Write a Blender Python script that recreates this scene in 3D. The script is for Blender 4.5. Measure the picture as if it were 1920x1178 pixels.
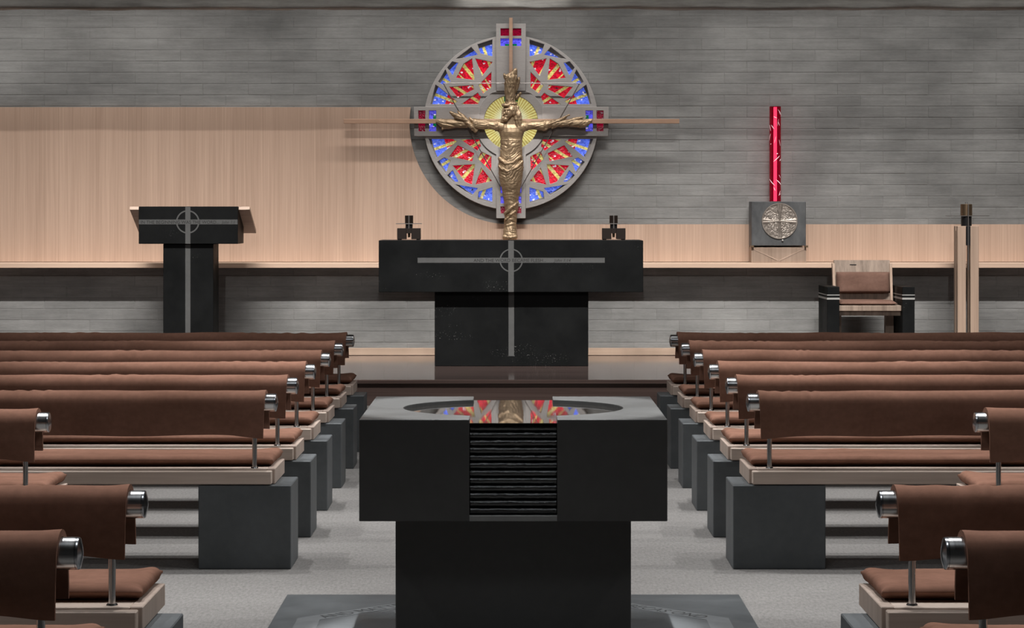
import bpy, bmesh, math, random
from mathutils import Vector, Matrix, noise
random.seed(7)
SC = bpy.context.scene
COL = SC.collection
PI = math.pi
for o in list(bpy.data.objects): bpy.data.objects.remove(o)

# ---------------------------------------------------------------- camera
CAMZ = 1.40                      # eye height above the nave floor, metres
cd = bpy.data.cameras.new('camera'); cam = bpy.data.objects.new('camera', cd); COL.objects.link(cam)
cam.location = (0, 0, CAMZ); cam.rotation_euler = (PI/2, 0, 0)
cd.sensor_width = 36.0; cd.lens = 4600/1920*36.0
cd.shift_x = 0.0; cd.shift_y = (401-589)/1920.0
cd.clip_start = 0.1; cd.clip_end = 100
SC.camera = cam

# ---------------------------------------------------------------- world, exposure
w = bpy.data.worlds.new('world'); SC.world = w; w.use_nodes = True
w.node_tree.nodes['Background'].inputs[0].default_value = (0.55, 0.58, 0.62, 1)
w.node_tree.nodes['Background'].inputs[1].default_value = 0.12
SC.view_settings.view_transform = 'Standard'; SC.view_settings.look = 'None'
SC.view_settings.exposure = 0.0; SC.view_settings.gamma = 1.0
SC.view_settings.use_curve_mapping = False

# ---------------------------------------------------------------- lights (ceiling spots of the room, and added fills)
def spot(name, loc, target, power, angle, blend=0.6, size=0.05, col=(1, 1, 1)):
    l = bpy.data.lights.new(name, 'SPOT'); l.energy = power; l.spot_size = math.radians(angle)
    l.spot_blend = blend; l.shadow_soft_size = size; l.color = col
    o = bpy.data.objects.new(name, l); COL.objects.link(o); o.location = loc
    o.rotation_euler = (Vector(target)-Vector(loc)).to_track_quat('-Z', 'Y').to_euler()
    return o
def strip(name, loc, target, length, power, spread, col):
    """long slim ceiling fixture, a row of lamps side by side"""
    l = bpy.data.lights.new(name, 'AREA'); l.shape = 'RECTANGLE'; l.size = length; l.size_y = 0.05
    l.energy = power; l.spread = math.radians(spread); l.color = col
    o = bpy.data.objects.new(name, l); COL.objects.link(o); o.location = loc
    d = (Vector(target)-Vector(loc)).normalized(); x = Vector((1, 0, 0)); y = (-d).cross(x)
    o.rotation_euler = Matrix((x, y, -d)).transposed().to_euler()
    return o
WARM = (1.0, 0.955, 0.91); COOL = (0.975, 0.99, 1.0)
# sanctuary fixture thrown under the beam at the altar wall, and the cove strip behind the beam
strip('sanctuary_strip', (0, 15.0, 6.62), (0, 19.6, 0.2), 11.0, 240, 41, WARM)
strip('cove_strip', (0, 20.15, 3.50), (0, 21.0, 1.6), 11.0, 60, 120, WARM)
spot('crucifix_spot', (-1.1, 15.0, 6.40), (0, 20.7, 2.24), 950, 6.5, 0.9, 0.03, WARM)
spot('crucifix_spot', (1.1, 15.0, 6.40), (0, 20.7, 2.24), 950, 6.5, 0.9, 0.03, WARM)
# added fill spots over the benches, brightening the shade under the shelf
for x in (-2.9, 0, 2.9):
    spot('shelf_fill_spot', (x*0.6, 1.0, 6.3), (x, 21.0, 0.75), 1300, 11, 0.8, 0.05, WARM)
aisle = strip('rib_glint_strip', (0, 4.2, 6.9), (0, 5.2, 0), 2.4, 85, 180, (0.90, 0.95, 1.0)); aisle.data.size_y = 0.9  # added light panel, sized for glints on the cascade ribs and tubes
spot('font_fill_spot', (0, 8.11, 6.9), (0, 8.11, 0), 6000, 11.6, 0.25, 0.04, COOL)  # added spot, there only to brighten the top of the font
# nave spots along both sides, each crossing to the opposite benches, and weak aisle downlights
for y, pw_ in ((7.0, 490), (9.9, 580), (12.3, 540)):
    for x in (-4.9, 4.9):
        spot('nave_spot', (x, y, 6.4), (-x*0.22, y-0.2, 0), pw_, 42, 0.35, 0.05, COOL)
for y, pw_, dy_ in ((9.2, 820, -2.0), (11.3, 780, -0.6), (13.0, 520, -0.6)):
    for x in (-2.3, 0, 2.3):
        spot('bench_downlight', (x, y, 6.9), (x, y+dy_, 0), pw_, 46, 0.5, 0.05, COOL)

# ---------------------------------------------------------------- helpers
MATS = {}
ORIG = {}
def tag(o, label=None, cat=None, group=None, kind=None):
    if label: o['label'] = label
    if cat: o['category'] = cat
    if group: o['group'] = group
    if kind: o['kind'] = kind
    return o
def thing(name, loc, label, cat, group=None):
    o = bpy.data.objects.new(name, None); COL.objects.link(o); o.location = loc
    o.empty_display_size = 0.1
    ORIG[o.name] = Vector(loc)
    return tag(o, label, cat, group)
def link(name, me, parent=None, loc=None):
    o = bpy.data.objects.new(name, me); COL.objects.link(o)
    if parent is not None: o.parent = parent
    if loc is not None: o.location = loc
    ORIG[o.name] = ORIG.get(parent.name, Vector((0, 0, 0))) if parent is not None else Vector((0, 0, 0))
    return o
def to_mesh(name, bm, mat, smooth=False, shift=None):
    if shift is not None: bmesh.ops.translate(bm, verts=bm.verts, vec=-shift)
    bmesh.ops.recalc_face_normals(bm, faces=bm.faces)
    me = bpy.data.meshes.new(name); bm.to_mesh(me); bm.free()
    me.materials.append(MATS[mat])
    if smooth:
        me.polygons.foreach_set('use_smooth', [True]*len(me.polygons))
        if smooth != 2 and hasattr(me, 'set_sharp_from_angle'): me.set_sharp_from_angle(angle=math.radians(40))
    return me
def part(name, bm, mat, parent=None, smooth=False):
    """a mesh built in world coordinates, linked under its parent"""
    sh = ORIG.get(parent.name, Vector((0, 0, 0))) if parent is not None else None
    return link(name, to_mesh(name, bm, mat, smooth, sh), parent)
def single(name, bm, mat, origin, label, cat, group=None, smooth=False):
    o = link(name, to_mesh(name, bm, mat, smooth, Vector(origin)), None, origin)
    ORIG[o.name] = Vector(origin)
    return tag(o, label, cat, group)
def B(): return bmesh.new()
def box(bm, x0, x1, y0, y1, z0, z1, bevel=0.0, seg=1):
    r = bmesh.ops.create_cube(bm, size=1.0)
    vs = r['verts']
    for v in vs:
        v.co = Vector(((x0+x1)/2+v.co.x*(x1-x0), (y0+y1)/2+v.co.y*(y1-y0), (z0+z1)/2+v.co.z*(z1-z0)))
    if bevel:
        es = list({e for v in vs for e in v.link_edges})
        bmesh.ops.bevel(bm, geom=es, offset=bevel, segments=seg, affect='EDGES', profile=0.5)
    return bm
def rod(bm, a, b, r, n=12, r2=None, cap=True):
    a = Vector(a); b = Vector(b); d = b-a
    q = d.to_track_quat('Z', 'Y').to_matrix().to_4x4()
    bmesh.ops.create_cone(bm, cap_ends=cap, segments=n, radius1=r, radius2=r if r2 is None else r2, depth=d.length,
                          matrix=Matrix.Translation((a+b)/2) @ q)
    return bm
def prism_y(bm, pts, y0, y1):
    """closed polygon in (x, z), extruded along y"""
    a = [bm.verts.new((x, y0, z)) for x, z in pts]; b = [bm.verts.new((x, y1, z)) for x, z in pts]
    n = len(pts); bm.faces.new(a); bm.faces.new(b[::-1])
    for i in range(n): bm.faces.new((a[i], b[i], b[(i+1) % n], a[(i+1) % n]))
    return bm
def prism_z(bm, pts, z0, z1):
    a = [bm.verts.new((x, y, z0)) for x, y in pts]; b = [bm.verts.new((x, y, z1)) for x, y in pts]
    n = len(pts); bm.faces.new(a); bm.faces.new(b[::-1])
    for i in range(n): bm.faces.new((a[i], b[i], b[(i+1) % n], a[(i+1) % n]))
    return bm
def lathe_z(bm, prof, cx, cy, n=24):
    rings = []
    for r, z in prof:
        rings.append([bm.verts.new((cx+r*math.cos(2*PI*i/n), cy+r*math.sin(2*PI*i/n), z)) for i in range(n)])
    for a, b in zip(rings, rings[1:]):
        for i in range(n): bm.faces.new((a[i], a[(i+1) % n], b[(i+1) % n], b[i]))
    bm.faces.new(rings[0][::-1]); bm.faces.new(rings[-1])
    return bm
def plate_with_holes(name, outlines, depth, bevel=0.0):
    """2D curve fill in (x, z) with holes, thickness `depth` along y; returns a mesh centred on y=0"""
    cu = bpy.data.curves.new(name, 'CURVE'); cu.dimensions = '2D'; cu.fill_mode = 'BOTH'
    cu.extrude = depth/2-bevel; cu.bevel_depth = bevel; cu.bevel_resolution = 0
    for pts in outlines:
        sp = cu.splines.new('POLY'); sp.points.add(len(pts)-1); sp.use_cyclic_u = True
        for p, (x, z) in zip(sp.points, pts): p.co = (x, z, 0, 1)
    o = bpy.data.objects.new(name, cu); COL.objects.link(o)
    dg = bpy.context.evaluated_depsgraph_get(); dg.update()
    me = bpy.data.meshes.new_from_object(o.evaluated_get(dg))
    bpy.data.objects.remove(o); bpy.data.curves.remove(cu)
    me.transform(Matrix.Rotation(PI/2, 4, 'X'))
    return me
def text_mesh(txt, width, height, extrude=0.0008, shear=0.0):
    cu = bpy.data.curves.new('lettering', 'FONT'); cu.body = txt; cu.size = 1.0; cu.shear = shear
    cu.align_x = 'LEFT'; cu.resolution_u = 3
    o = bpy.data.objects.new('lettering', cu); COL.objects.link(o)
    dg = bpy.context.evaluated_depsgraph_get(); dg.update()
    me = bpy.data.meshes.new_from_object(o.evaluated_get(dg))
    bpy.data.objects.remove(o); bpy.data.curves.remove(cu)
    xs = [v.co.x for v in me.vertices]; ys = [v.co.y for v in me.vertices]
    x0, x1 = min(xs), max(xs)
    for v in me.vertices: v.co = ((v.co.x-x0)/(x1-x0)*width, v.co.y*height/0.7, 0)
    bm = bmesh.new(); bm.from_mesh(me); bpy.data.meshes.remove(me)
    return bm
def poly_circle(cx, cz, r, n=64, a0=0.0): return [(cx+r*math.cos(a0+2*PI*i/n), cz+r*math.sin(a0+2*PI*i/n)) for i in range(n)]

# ---------------------------------------------------------------- materials
class NT:
    def __init__(s, name):
        m = bpy.data.materials.new(name); m.use_nodes = True; s.m = m; s.t = m.node_tree
        s.b = s.t.nodes['Principled BSDF']; s.out = s.t.nodes['Material Output']; MATS[name] = m
    def n(s, ty, **kw):
        nd = s.t.nodes.new(ty)
        for k, v in kw.items():
            if k in nd.inputs: nd.inputs[k].default_value = v
            else: setattr(nd, k, v)
        return nd
    def l(s, a, b): s.t.links.new(a, b)
    def pos(s, scale=(1, 1, 1), rot=(0, 0, 0), obj=False):
        if obj: src = s.n('ShaderNodeTexCoord').outputs['Object']
        else: src = s.n('ShaderNodeNewGeometry').outputs['Position']
        mp = s.n('ShaderNodeMapping'); mp.inputs['Scale'].default_value = scale; mp.inputs['Rotation'].default_value = rot
        s.l(src, mp.inputs['Vector']); return mp.outputs[0]
    def noise(s, vec, scale, detail=4.0, rough=0.55):
        nd = s.n('ShaderNodeTexNoise'); nd.inputs['Scale'].default_value = scale
        nd.inputs['Detail'].default_value = detail; nd.inputs['Roughness'].default_value = rough
        s.l(vec, nd.inputs['Vector']); return nd.outputs['Fac']
    def ramp(s, fac, stops):
        r = s.n('ShaderNodeValToRGB'); e = r.color_ramp.elements
        while len(e) < len(stops): e.new(0.5)
        for el, (p, c) in zip(e, stops):
            el.position = p; el.color = (c[0], c[1], c[2], 1) if len(c) > 1 else (c[0], c[0], c[0], 1)
        s.l(fac, r.inputs[0]); return r.outputs[0]
    def mix(s, fac, a, b, mode='MIX'):
        nd = s.n('ShaderNodeMix', data_type='RGBA', blend_type=mode)
        for sock, v in ((nd.inputs[0], fac), (nd.inputs[6], a), (nd.inputs[7], b)):
            if isinstance(v, (int, float)): sock.default_value = v
            elif isinstance(v, tuple): sock.default_value = (*v, 1)
            else: s.l(v, sock)
        return nd.outputs[2]
    def bump(s, h, strength=0.3, dist=0.01):
        nd = s.n('ShaderNodeBump'); nd.inputs['Strength'].default_value = strength; nd.inputs['Distance'].default_value = dist
        s.l(h, nd.inputs['Height']); s.l(nd.outputs[0], s.b.inputs['Normal'])
    def col(s, c):
        if isinstance(c, tuple): s.b.inputs['Base Color'].default_value = (*c, 1)
        else: s.l(c, s.b.inputs['Base Color'])
    def set(s, rough=0.6, spec=0.5, metal=0.0):
        s.b.inputs['Roughness'].default_value = rough; s.b.inputs['Specular IOR Level'].default_value = spec
        s.b.inputs['Metallic'].default_value = metal

def mat_concrete(name, c0, c1, streak=0.5):
    t = NT(name)
    big = t.noise(t.pos((0.55, 1, 0.9)), 1.6, 5, 0.6)
    st = t.noise(t.pos((2.0, 1, 26.0)), 1.6, 4, 0.6)
    fine = t.noise(t.pos((14, 14, 60)), 2.0, 3, 0.6)
    base = t.ramp(big, [(0.30, c0), (0.72, c1)])
    s1 = t.ramp(st, [(0.32, (0.72, 0.72, 0.72)), (0.62, (1.05, 1.05, 1.05))])
    c = t.mix(streak, base, s1, 'MULTIPLY')
    oi_ = t.n('ShaderNodeObjectInfo'); c = t.mix(0.6, c, t.ramp(oi_.outputs['Random'], [(0.0, (0.90,)*3), (1.0, (1.10,)*3)]), 'MULTIPLY')
    f1 = t.ramp(fine, [(0.3, (0.85,)*3), (0.7, (1.08,)*3)])
    c = t.mix(0.5, c, f1, 'MULTIPLY')
    t.col(c); t.set(0.85, 0.2)
    t.bump(t.mix(0.4, st, fine), 0.35, 0.006)
    return t
mat_concrete('concrete', (0.15, 0.152, 0.15), (0.335, 0.338, 0.333))
mat_concrete('mortar', (0.19, 0.19, 0.185), (0.30, 0.30, 0.29))
mat_concrete('tracery_stone', (0.32, 0.305, 0.297), (0.41, 0.39, 0.38), 0.12)
t = mat_concrete('rough_beam', (0.20, 0.197, 0.187), (0.46, 0.455, 0.43), 0.8)
def mat_slate(name, c0, c1, rough=0.45, speck=True):
    t = NT(name)
    n1 = t.noise(t.pos((1, 1, 1)), 3.5, 5, 0.6)
    n2 = t.noise(t.pos((1, 1, 1)), 30, 3, 0.6)
    c = t.ramp(n1, [(0.3, c0), (0.75, c1)])
    c = t.mix(0.35, c, t.ramp(n2, [(0.3, (0.8,)*3), (0.7, (1.15,)*3)]), 'MULTIPLY')
    if speck:
        sp = t.noise(t.pos((1, 1, 1)), 120, 2, 0.5); msk = t.noise(t.pos((0.7, 1, 2.2)), 3.0, 2, 0.5)
        a = t.ramp(sp, [(0.66, (0, 0, 0)), (0.72, (1, 1, 1))]); b = t.ramp(msk, [(0.60, (0, 0, 0)), (0.68, (1, 1, 1))])
        c = t.mix(t.mix(1.0, a, b, 'MULTIPLY'), c, (0.16, 0.16, 0.155))
    t.col(c); t.set(rough, {'slate': 0.06, 'slate_font': 0.5}.get(name, 0.4))
    r = t.ramp(n1, [(0.3, (rough-0.06,)*3), (0.7, (rough+0.10,)*3)]); t.l(r, t.b.inputs['Roughness'])
    t.bump(n2, 0.08, 0.003)
mat_slate('slate', (0.0048, 0.0053, 0.0056), (0.0088, 0.0095, 0.0098), 0.5)
mat_slate('slate_block', (0.075, 0.081, 0.084), (0.115, 0.122, 0.126), 0.55)
mat_slate('slate_font', (0.038, 0.037, 0.0355), (0.046, 0.045, 0.043), 0.42, False)
mat_slate('slate_floor', (0.045, 0.048, 0.050), (0.062, 0.066, 0.068), 0.45, False)
mat_slate('inlay', (0.052, 0.0535, 0.0535), (0.072, 0.074, 0.074), 0.7, False)
mat_slate('slab_inlay', (0.075, 0.079, 0.081), (0.098, 0.102, 0.104), 0.5, False)
mat_slate('engraved', (0.008, 0.0085, 0.0085), (0.012, 0.0125, 0.0125), 0.7, False)
mat_slate('lit_font_lip', (0.16, 0.16, 0.155), (0.20, 0.20, 0.19), 0.6, False)  # font stone made paler: light falling on the lip put into its colour
def mat_wood(name, c0, c1, sc=(60, 60, 1.5), rough=0.5, spec=0.35, big=0.5, bsc=(5, 5, 0.5)):
    t = NT(name)
    g = t.noise(t.pos(sc), 1.0, 4, 0.65); b = t.noise(t.pos(bsc), 1.0, 3, 0.5)
    f = t.mix(big, g, b)
    t.col(t.ramp(f, [(0.36, c0), (0.64, c1)])); t.set(rough, spec)
    t.bump(g, 0.06, 0.002)
    return t
mat_wood('veneer', (0.40, 0.277, 0.208), (0.53, 0.38, 0.293), (75, 1, 0.9), 0.55, 0.3, 0.35, (7, 1, 0.15))
mat_wood('shelf_wood', (0.50, 0.36, 0.275), (0.64, 0.47, 0.36), (1.2, 40, 60), 0.5, 0.35, 0.5, (0.6, 5, 5))
mat_wood('bench_wood', (0.46, 0.355, 0.29), (0.66, 0.53, 0.445), (1.3, 40, 45), 0.5, 0.35, 0.5, (1.6, 3, 3))
mat_wood('bench_end_wood', (0.42, 0.32, 0.26), (0.56, 0.44, 0.37), (30, 34, 1.5), 0.5, 0.35, 0.5, (1, 9, 1))
mat_wood('stand_wood', (0.25, 0.178, 0.133), (0.40, 0.295, 0.228), (60, 60, 1.2), 0.5, 0.35)
mat_wood('chair_wood', (0.15, 0.112, 0.088), (0.32, 0.25, 0.20), (38, 38, 1.6), 0.5, 0.35, 0.5, (14, 14, 0.4))
mat_wood('desk_wood', (0.36, 0.26, 0.20), (0.50, 0.37, 0.29), (1.2, 30, 40), 0.5, 0.3)
mat_wood('platform_wood', (0.050, 0.034, 0.031), (0.105, 0.074, 0.066), (0.5, 22, 30), 0.10, 0.6, 0.3, (0.3, 4, 6))
mat_wood('base_wood', (0.34, 0.25, 0.19), (0.46, 0.34, 0.26), (0.7, 30, 40), 0.5, 0.3)
mat_wood('cross_wood', (0.30, 0.19, 0.13), (0.42, 0.27, 0.19), (3, 30, 30), 0.5, 0.3)
def mat_fabric(name, c0, c1):
    t = NT(name)
    n1 = t.noise(t.pos((1.2, 3, 3)), 3.0, 4, 0.6); n2 = t.noise(t.pos((1, 1, 1)), 420, 2, 0.5); n3 = t.noise(t.pos((1, 1, 1)), 45, 3, 0.6)
    c = t.ramp(n1, [(0.3, c0), (0.72, c1)])
    c = t.mix(0.5, c, t.ramp(n3, [(0.35, (0.86,)*3), (0.65, (1.1,)*3)]), 'MULTIPLY')
    t.col(c); t.set(0.9, 0.08)
    t.b.inputs['Sheen Weight'].default_value = 0.0
    t.bump(t.mix(0.6, n2, n3), 0.12, 0.003)
mat_fabric('chair_suede', (0.105, 0.060, 0.046), (0.155, 0.092, 0.072))
mat_fabric('suede', (0.172, 0.085, 0.057), (0.252, 0.128, 0.089))
# carpet
t = NT('carpet')
n1 = t.noise(t.pos((1, 1, 1)), 1.2, 4, 0.6); n2 = t.noise(t.pos((90, 26, 1)), 1.0, 3, 0.7); n3 = t.noise(t.pos((260, 260, 1)), 1.0, 2, 0.6)
c = t.ramp(n1, [(0.3, (0.165, 0.155, 0.147)), (0.7, (0.20, 0.189, 0.179))])
c = t.mix(0.75, c, t.ramp(n2, [(0.3, (0.70,)*3), (0.7, (1.2,)*3)]), 'MULTIPLY')
c = t.mix(0.5, c, t.ramp(n3, [(0.3, (0.75,)*3), (0.7, (1.2,)*3)]), 'MULTIPLY')
t.col(c); t.set(0.95, 0.05); t.bump(t.mix(0.5, n2, n3), 0.6, 0.004)
# metals
t = NT('steel'); t.col((0.55, 0.55, 0.55)); t.set(0.26, 0.5, 1.0)
n = t.noise(t.pos((220, 2, 2)), 1.0, 3, 0.6); t.l(t.ramp(n, [(0.3, (0.20,)*3), (0.7, (0.27,)*3)]), t.b.inputs['Roughness'])
t = NT('steel_cap'); t.col((0.42, 0.43, 0.45)); t.set(0.22, 0.5, 1.0)
t = NT('rod_steel'); t.col((0.30, 0.28, 0.27)); t.set(0.35, 0.5, 1.0)
t = NT('black_metal'); t.col((0.02, 0.02, 0.022)); t.set(0.35, 0.5, 0.6)
t = NT('dark_bronze'); t.col((0.016, 0.011, 0.009)); t.set(0.4, 0.4, 0.4)
t = NT('brass'); t.col((0.24, 0.17, 0.11)); t.set(0.35, 0.5, 0.9)
t = NT('band_metal'); t.col((0.42, 0.42, 0.41)); t.set(0.45, 0.5, 0.6)
t = NT('bronze')
n1 = t.noise(t.pos((1, 1, 1)), 14, 4, 0.6); n2 = t.noise(t.pos((1, 1, 1)), 90, 3, 0.6)
t.col(t.ramp(n1, [(0.3, (0.21, 0.146, 0.088)), (0.7, (0.36, 0.258, 0.158))])); t.set(0.42, 0.5, 0.5); t.bump(n2, 0.25, 0.004)
t = NT('medallion_metal'); n1 = t.noise(t.pos((1, 1, 1)), 40, 3, 0.6)
t.col(t.ramp(n1, [(0.3, (0.22, 0.19, 0.165)), (0.7, (0.36, 0.32, 0.285))])); t.set(0.42, 0.5, 0.6)
t = NT('tabernacle_metal'); n1 = t.noise(t.pos((1.6, 1, 0.8)), 6, 5, 0.6)
t.col(t.ramp(n1, [(0.3, (0.055, 0.058, 0.062)), (0.72, (0.135, 0.14, 0.145))])); t.set(0.5, 0.5, 0.45); t.bump(n1, 0.1, 0.004)
t = NT('candle_wax'); t.col((0.75, 0.72, 0.64)); t.set(0.5, 0.4)
# stained glass: backlit mosaic
def mat_glass(name, c, fleck, strength):
    t = NT(name)
    v = t.n('ShaderNodeTexVoronoi'); v.inputs['Scale'].default_value = 1.0
    t.l(t.pos((70, 1, 95)), v.inputs['Vector'])
    sp = t.n('ShaderNodeSeparateColor'); t.l(v.outputs['Color'], sp.inputs[0])
    br = t.ramp(sp.outputs[0], [(0.0, (0.55,)*3), (0.5, (0.9,)*3), (1.0, (1.25,)*3)])
    cc = t.mix(1.0, (c[0], c[1], c[2]), br, 'MULTIPLY')
    fl = t.noise(t.pos((1, 1, 1)), 26, 3, 0.6)
    cc = t.mix(t.ramp(fl, [(fleck, (0, 0, 0)), (fleck+0.03, (1, 1, 1))]), cc, (0.012, 0.012, 0.02))
    wh = t.ramp(sp.outputs[1], [(0.975, (0, 0, 0)), (0.98, (1, 1, 1))])
    cc = t.mix(wh, cc, (0.75, 0.70, 0.80))
    t.col(cc); t.set(0.2, 0.5); t.l(cc, t.b.inputs['Emission Color']); t.b.inputs['Emission Strength'].default_value = strength
    t.bump(v.outputs['Distance'], 0.4, 0.004)
mat_glass('glass_red', (0.62, 0.004, 0.025), 0.66, 0.62)
mat_glass('glass_blue', (0.10, 0.18, 0.92), 0.64, 0.62)
mat_glass('glass_yellow', (0.72, 0.62, 0.20), 0.80, 0.45)
mat_glass('glass_green', (0.0, 0.16, 0.06), 0.80, 0.4)
mat_glass('glass_dark_red', (0.22, 0.0, 0.02), 0.75, 0.35)
mat_glass('glass_violet', (0.11, 0.10, 0.90), 0.75, 0.5)
# central sun: radial rays of yellow glass, white at its heart
t = NT('glass_sun')
tc = t.n('ShaderNodeTexCoord').outputs['Object']; sx = t.n('ShaderNodeSeparateXYZ'); t.l(tc, sx.inputs[0])
at = t.n('ShaderNodeMath', operation='ARCTAN2'); t.l(sx.outputs[2], at.inputs[0]); t.l(sx.outputs[0], at.inputs[1])
mu = t.n('ShaderNodeMath', operation='MULTIPLY'); t.l(at.outputs[0], mu.inputs[0]); mu.inputs[1].default_value = 58.0
si = t.n('ShaderNodeMath', operation='SINE'); t.l(mu.outputs[0], si.inputs[0])
ln = t.n('ShaderNodeVectorMath', operation='LENGTH'); t.l(tc, ln.inputs[0])
mr = t.n('ShaderNodeMapRange'); t.l(si.outputs[0], mr.inputs[0]); mr.inputs[1].default_value = -1; mr.inputs[2].default_value = 1
ray = t.ramp(mr.outputs[0], [(0.05, (0.44, 0.35, 0.08)), (0.35, (0.74, 0.64, 0.20)), (1.0, (0.84, 0.77, 0.32))])
mr2 = t.n('ShaderNodeMapRange'); t.l(ln.outputs['Value'], mr2.inputs[0]); mr2.inputs[1].default_value = 0.07; mr2.inputs[2].default_value = 0.17
cc = t.mix(mr2.outputs[0], (0.72, 0.82, 0.68), ray)
fl = t.noise(t.pos((1, 1, 1)), 60, 2, 0.5); cc = t.mix(0.35, cc, t.ramp(fl, [(0.35, (0.6,)*3), (0.65, (1.15,)*3)]), 'MULTIPLY')
t.col(cc); t.set(0.25, 0.5); t.l(cc, t.b.inputs['Emission Color']); t.b.inputs['Emission Strength'].default_value = 0.55
# red lamp: clear red tube around a glowing core
t = NT('red_tube_glass')
tr = t.n('ShaderNodeBsdfTransparent'); tr.inputs[0].default_value = (0.66, 0.05, 0.12, 1)
gl = t.n('ShaderNodeBsdfGlossy'); gl.inputs['Roughness'].default_value = 0.12
df = t.n('ShaderNodeBsdfDiffuse'); df.inputs[0].default_value = (0.30, 0.005, 0.03, 1)
m1 = t.n('ShaderNodeMixShader'); m1.inputs[0].default_value = 0.35; t.l(tr.outputs[0], m1.inputs[1]); t.l(df.outputs[0], m1.inputs[2])
m2 = t.n('ShaderNodeMixShader'); m2.inputs[0].default_value = 0.05; t.l(m1.outputs[0], m2.inputs[1]); t.l(gl.outputs[0], m2.inputs[2])
t.l(m2.outputs[0], t.out.inputs[0])
t = NT('lamp_core'); t.col((0.9, 0.5, 0.5)); t.b.inputs['Emission Color'].default_value = (1.0, 0.62, 0.64, 1); t.b.inputs['Emission Strength'].default_value = 3.4
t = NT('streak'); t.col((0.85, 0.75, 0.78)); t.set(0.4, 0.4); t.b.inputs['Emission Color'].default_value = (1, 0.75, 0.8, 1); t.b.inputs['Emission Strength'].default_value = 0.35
# water
t = NT('water'); t.col((0.012, 0.011, 0.010)); t.set(0.02, 1.0); t.b.inputs['IOR'].default_value = 1.5
n1 = t.noise(t.pos((30, 5, 1)), 1.0, 2, 0.5); t.bump(n1, 0.02, 0.003)
t = NT('wet_stone'); t.col((0.004, 0.004, 0.004)); t.set(0.07, 0.9)
n1 = t.noise(t.pos((60, 60, 60)), 2.2, 4, 0.7); t.bump(n1, 0.35, 0.006)
t = NT('ceiling_paint'); n1 = t.noise(t.pos((1, 1, 1)), 2, 3); t.col(t.ramp(n1, [(0.3, (0.20, 0.18, 0.16)), (0.7, (0.25, 0.23, 0.21))])); t.set(0.9, 0.1)

# ================================================================ the setting
WALL = 21.0
PLAT = 0.19
def struct(name, bm, mat, parent=None, smooth=False):
    o = part(name, bm, mat, parent, smooth); tag(o, kind='structure'); return o
bm = B(); box(bm, -7.2, 7.2, -2.6, 21.2, -0.12, 0.0); struct('floor', bm, 'carpet')
wall = struct('wall_back', box(B(), -7.2, 7.2, WALL+0.003, WALL+0.25, 0.0, 7.2), 'mortar')
struct('wall_left', box(B(), -7.4, -7.2, -2.6, 21.25, 0.0, 7.2), 'concrete')
struct('wall_right', box(B(), 7.2, 7.4, -2.6, 21.25, 0.0, 7.2), 'concrete')
struct('wall_front', box(B(), -7.4, 7.4, -2.8, -2.6, 0.0, 7.2), 'concrete')
struct('ceiling', box(B(), -7.4, 7.4, -2.8, 21.25, 7.2, 7.4), 'ceiling_paint')

# bricks of the altar wall: slightly proud, uneven, thin joints
COURSE = 0.0963; BL = 0.388
def brick_mesh(name, ln, rng):
    bm = B(); h = COURSE-0.0016; l = ln-0.002
    j = lambda a: rng.uniform(-a, a)
    b = [(-l/2, 0.03, -h/2), (l/2, 0.03, -h/2), (l/2, 0.03, h/2), (-l/2, 0.03, h/2)]
    m = [(x+j(.0006), 0.0016, z+j(.0006)) for x, _, z in b]
    f = [(x*(1-0.007/l*2)+j(.003), j(.0008), z*(1-0.006/h*2)+j(.002)) for x, _, z in b]
    vb = [bm.verts.new(p) for p in b]; vm = [bm.verts.new(p) for p in m]; vf = [bm.verts.new(p) for p in f]
    for a, c in ((vb, vm), (vm, vf)):
        for i in range(4): bm.faces.new((a[i], a[(i+1) % 4], c[(i+1) % 4], c[i]))
    bm.faces.new(vf)
    return bm
rng = random.Random(3)
brick_meshes = [to_mesh('brick', brick_mesh('brick', BL, rng), 'concrete') for _ in range(8)]
stuff = B(); nb = 0
CX, CZ = -0.009, 2.176          # centre of the round window on the wall
for k in range(-23, 13):
    zc = 2.320+COURSE*(k+0.5)
    if zc < PLAT or zc > 3.62: continue
    for i in range(-15, 16):
        xc = BL*(i+(0.5 if k % 2 else 0.0))+0.07
        if abs(xc) > 5.6: continue
        if 1.04 < zc < 2.24 and xc < -1.3: continue          # hidden behind the timber panel
        if 1.04 < zc < 1.25: continue
        r = math.hypot(xc-CX, zc-CZ)
        if r < 0.5: continue
        up = 1.25 < zc < 3.25 and 0.85 < xc < 4.4
        low = 0.40 < zc < 0.95 and 0.62 < abs(xc) < 4.4 and not (-2.75 < xc < -2.5)
        dy = rng.uniform(-0.0006, 0.0006)
        if (up or low) and nb < 300:
            o = link('brick', rng.choice(brick_meshes), wall, (xc, WALL+dy, zc)); nb += 1
        else:
            b2 = brick_mesh('b', BL, rng); bmesh.ops.translate(b2, verts=b2.verts, vec=(xc, WALL+dy, zc))
            tmp = bpy.data.meshes.new('t'); b2.to_mesh(tmp); b2.free(); stuff.from_mesh(tmp); bpy.data.meshes.remove(tmp)
tag(part('brick_remainder', stuff, 'concrete', wall), kind='stuff')

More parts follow.
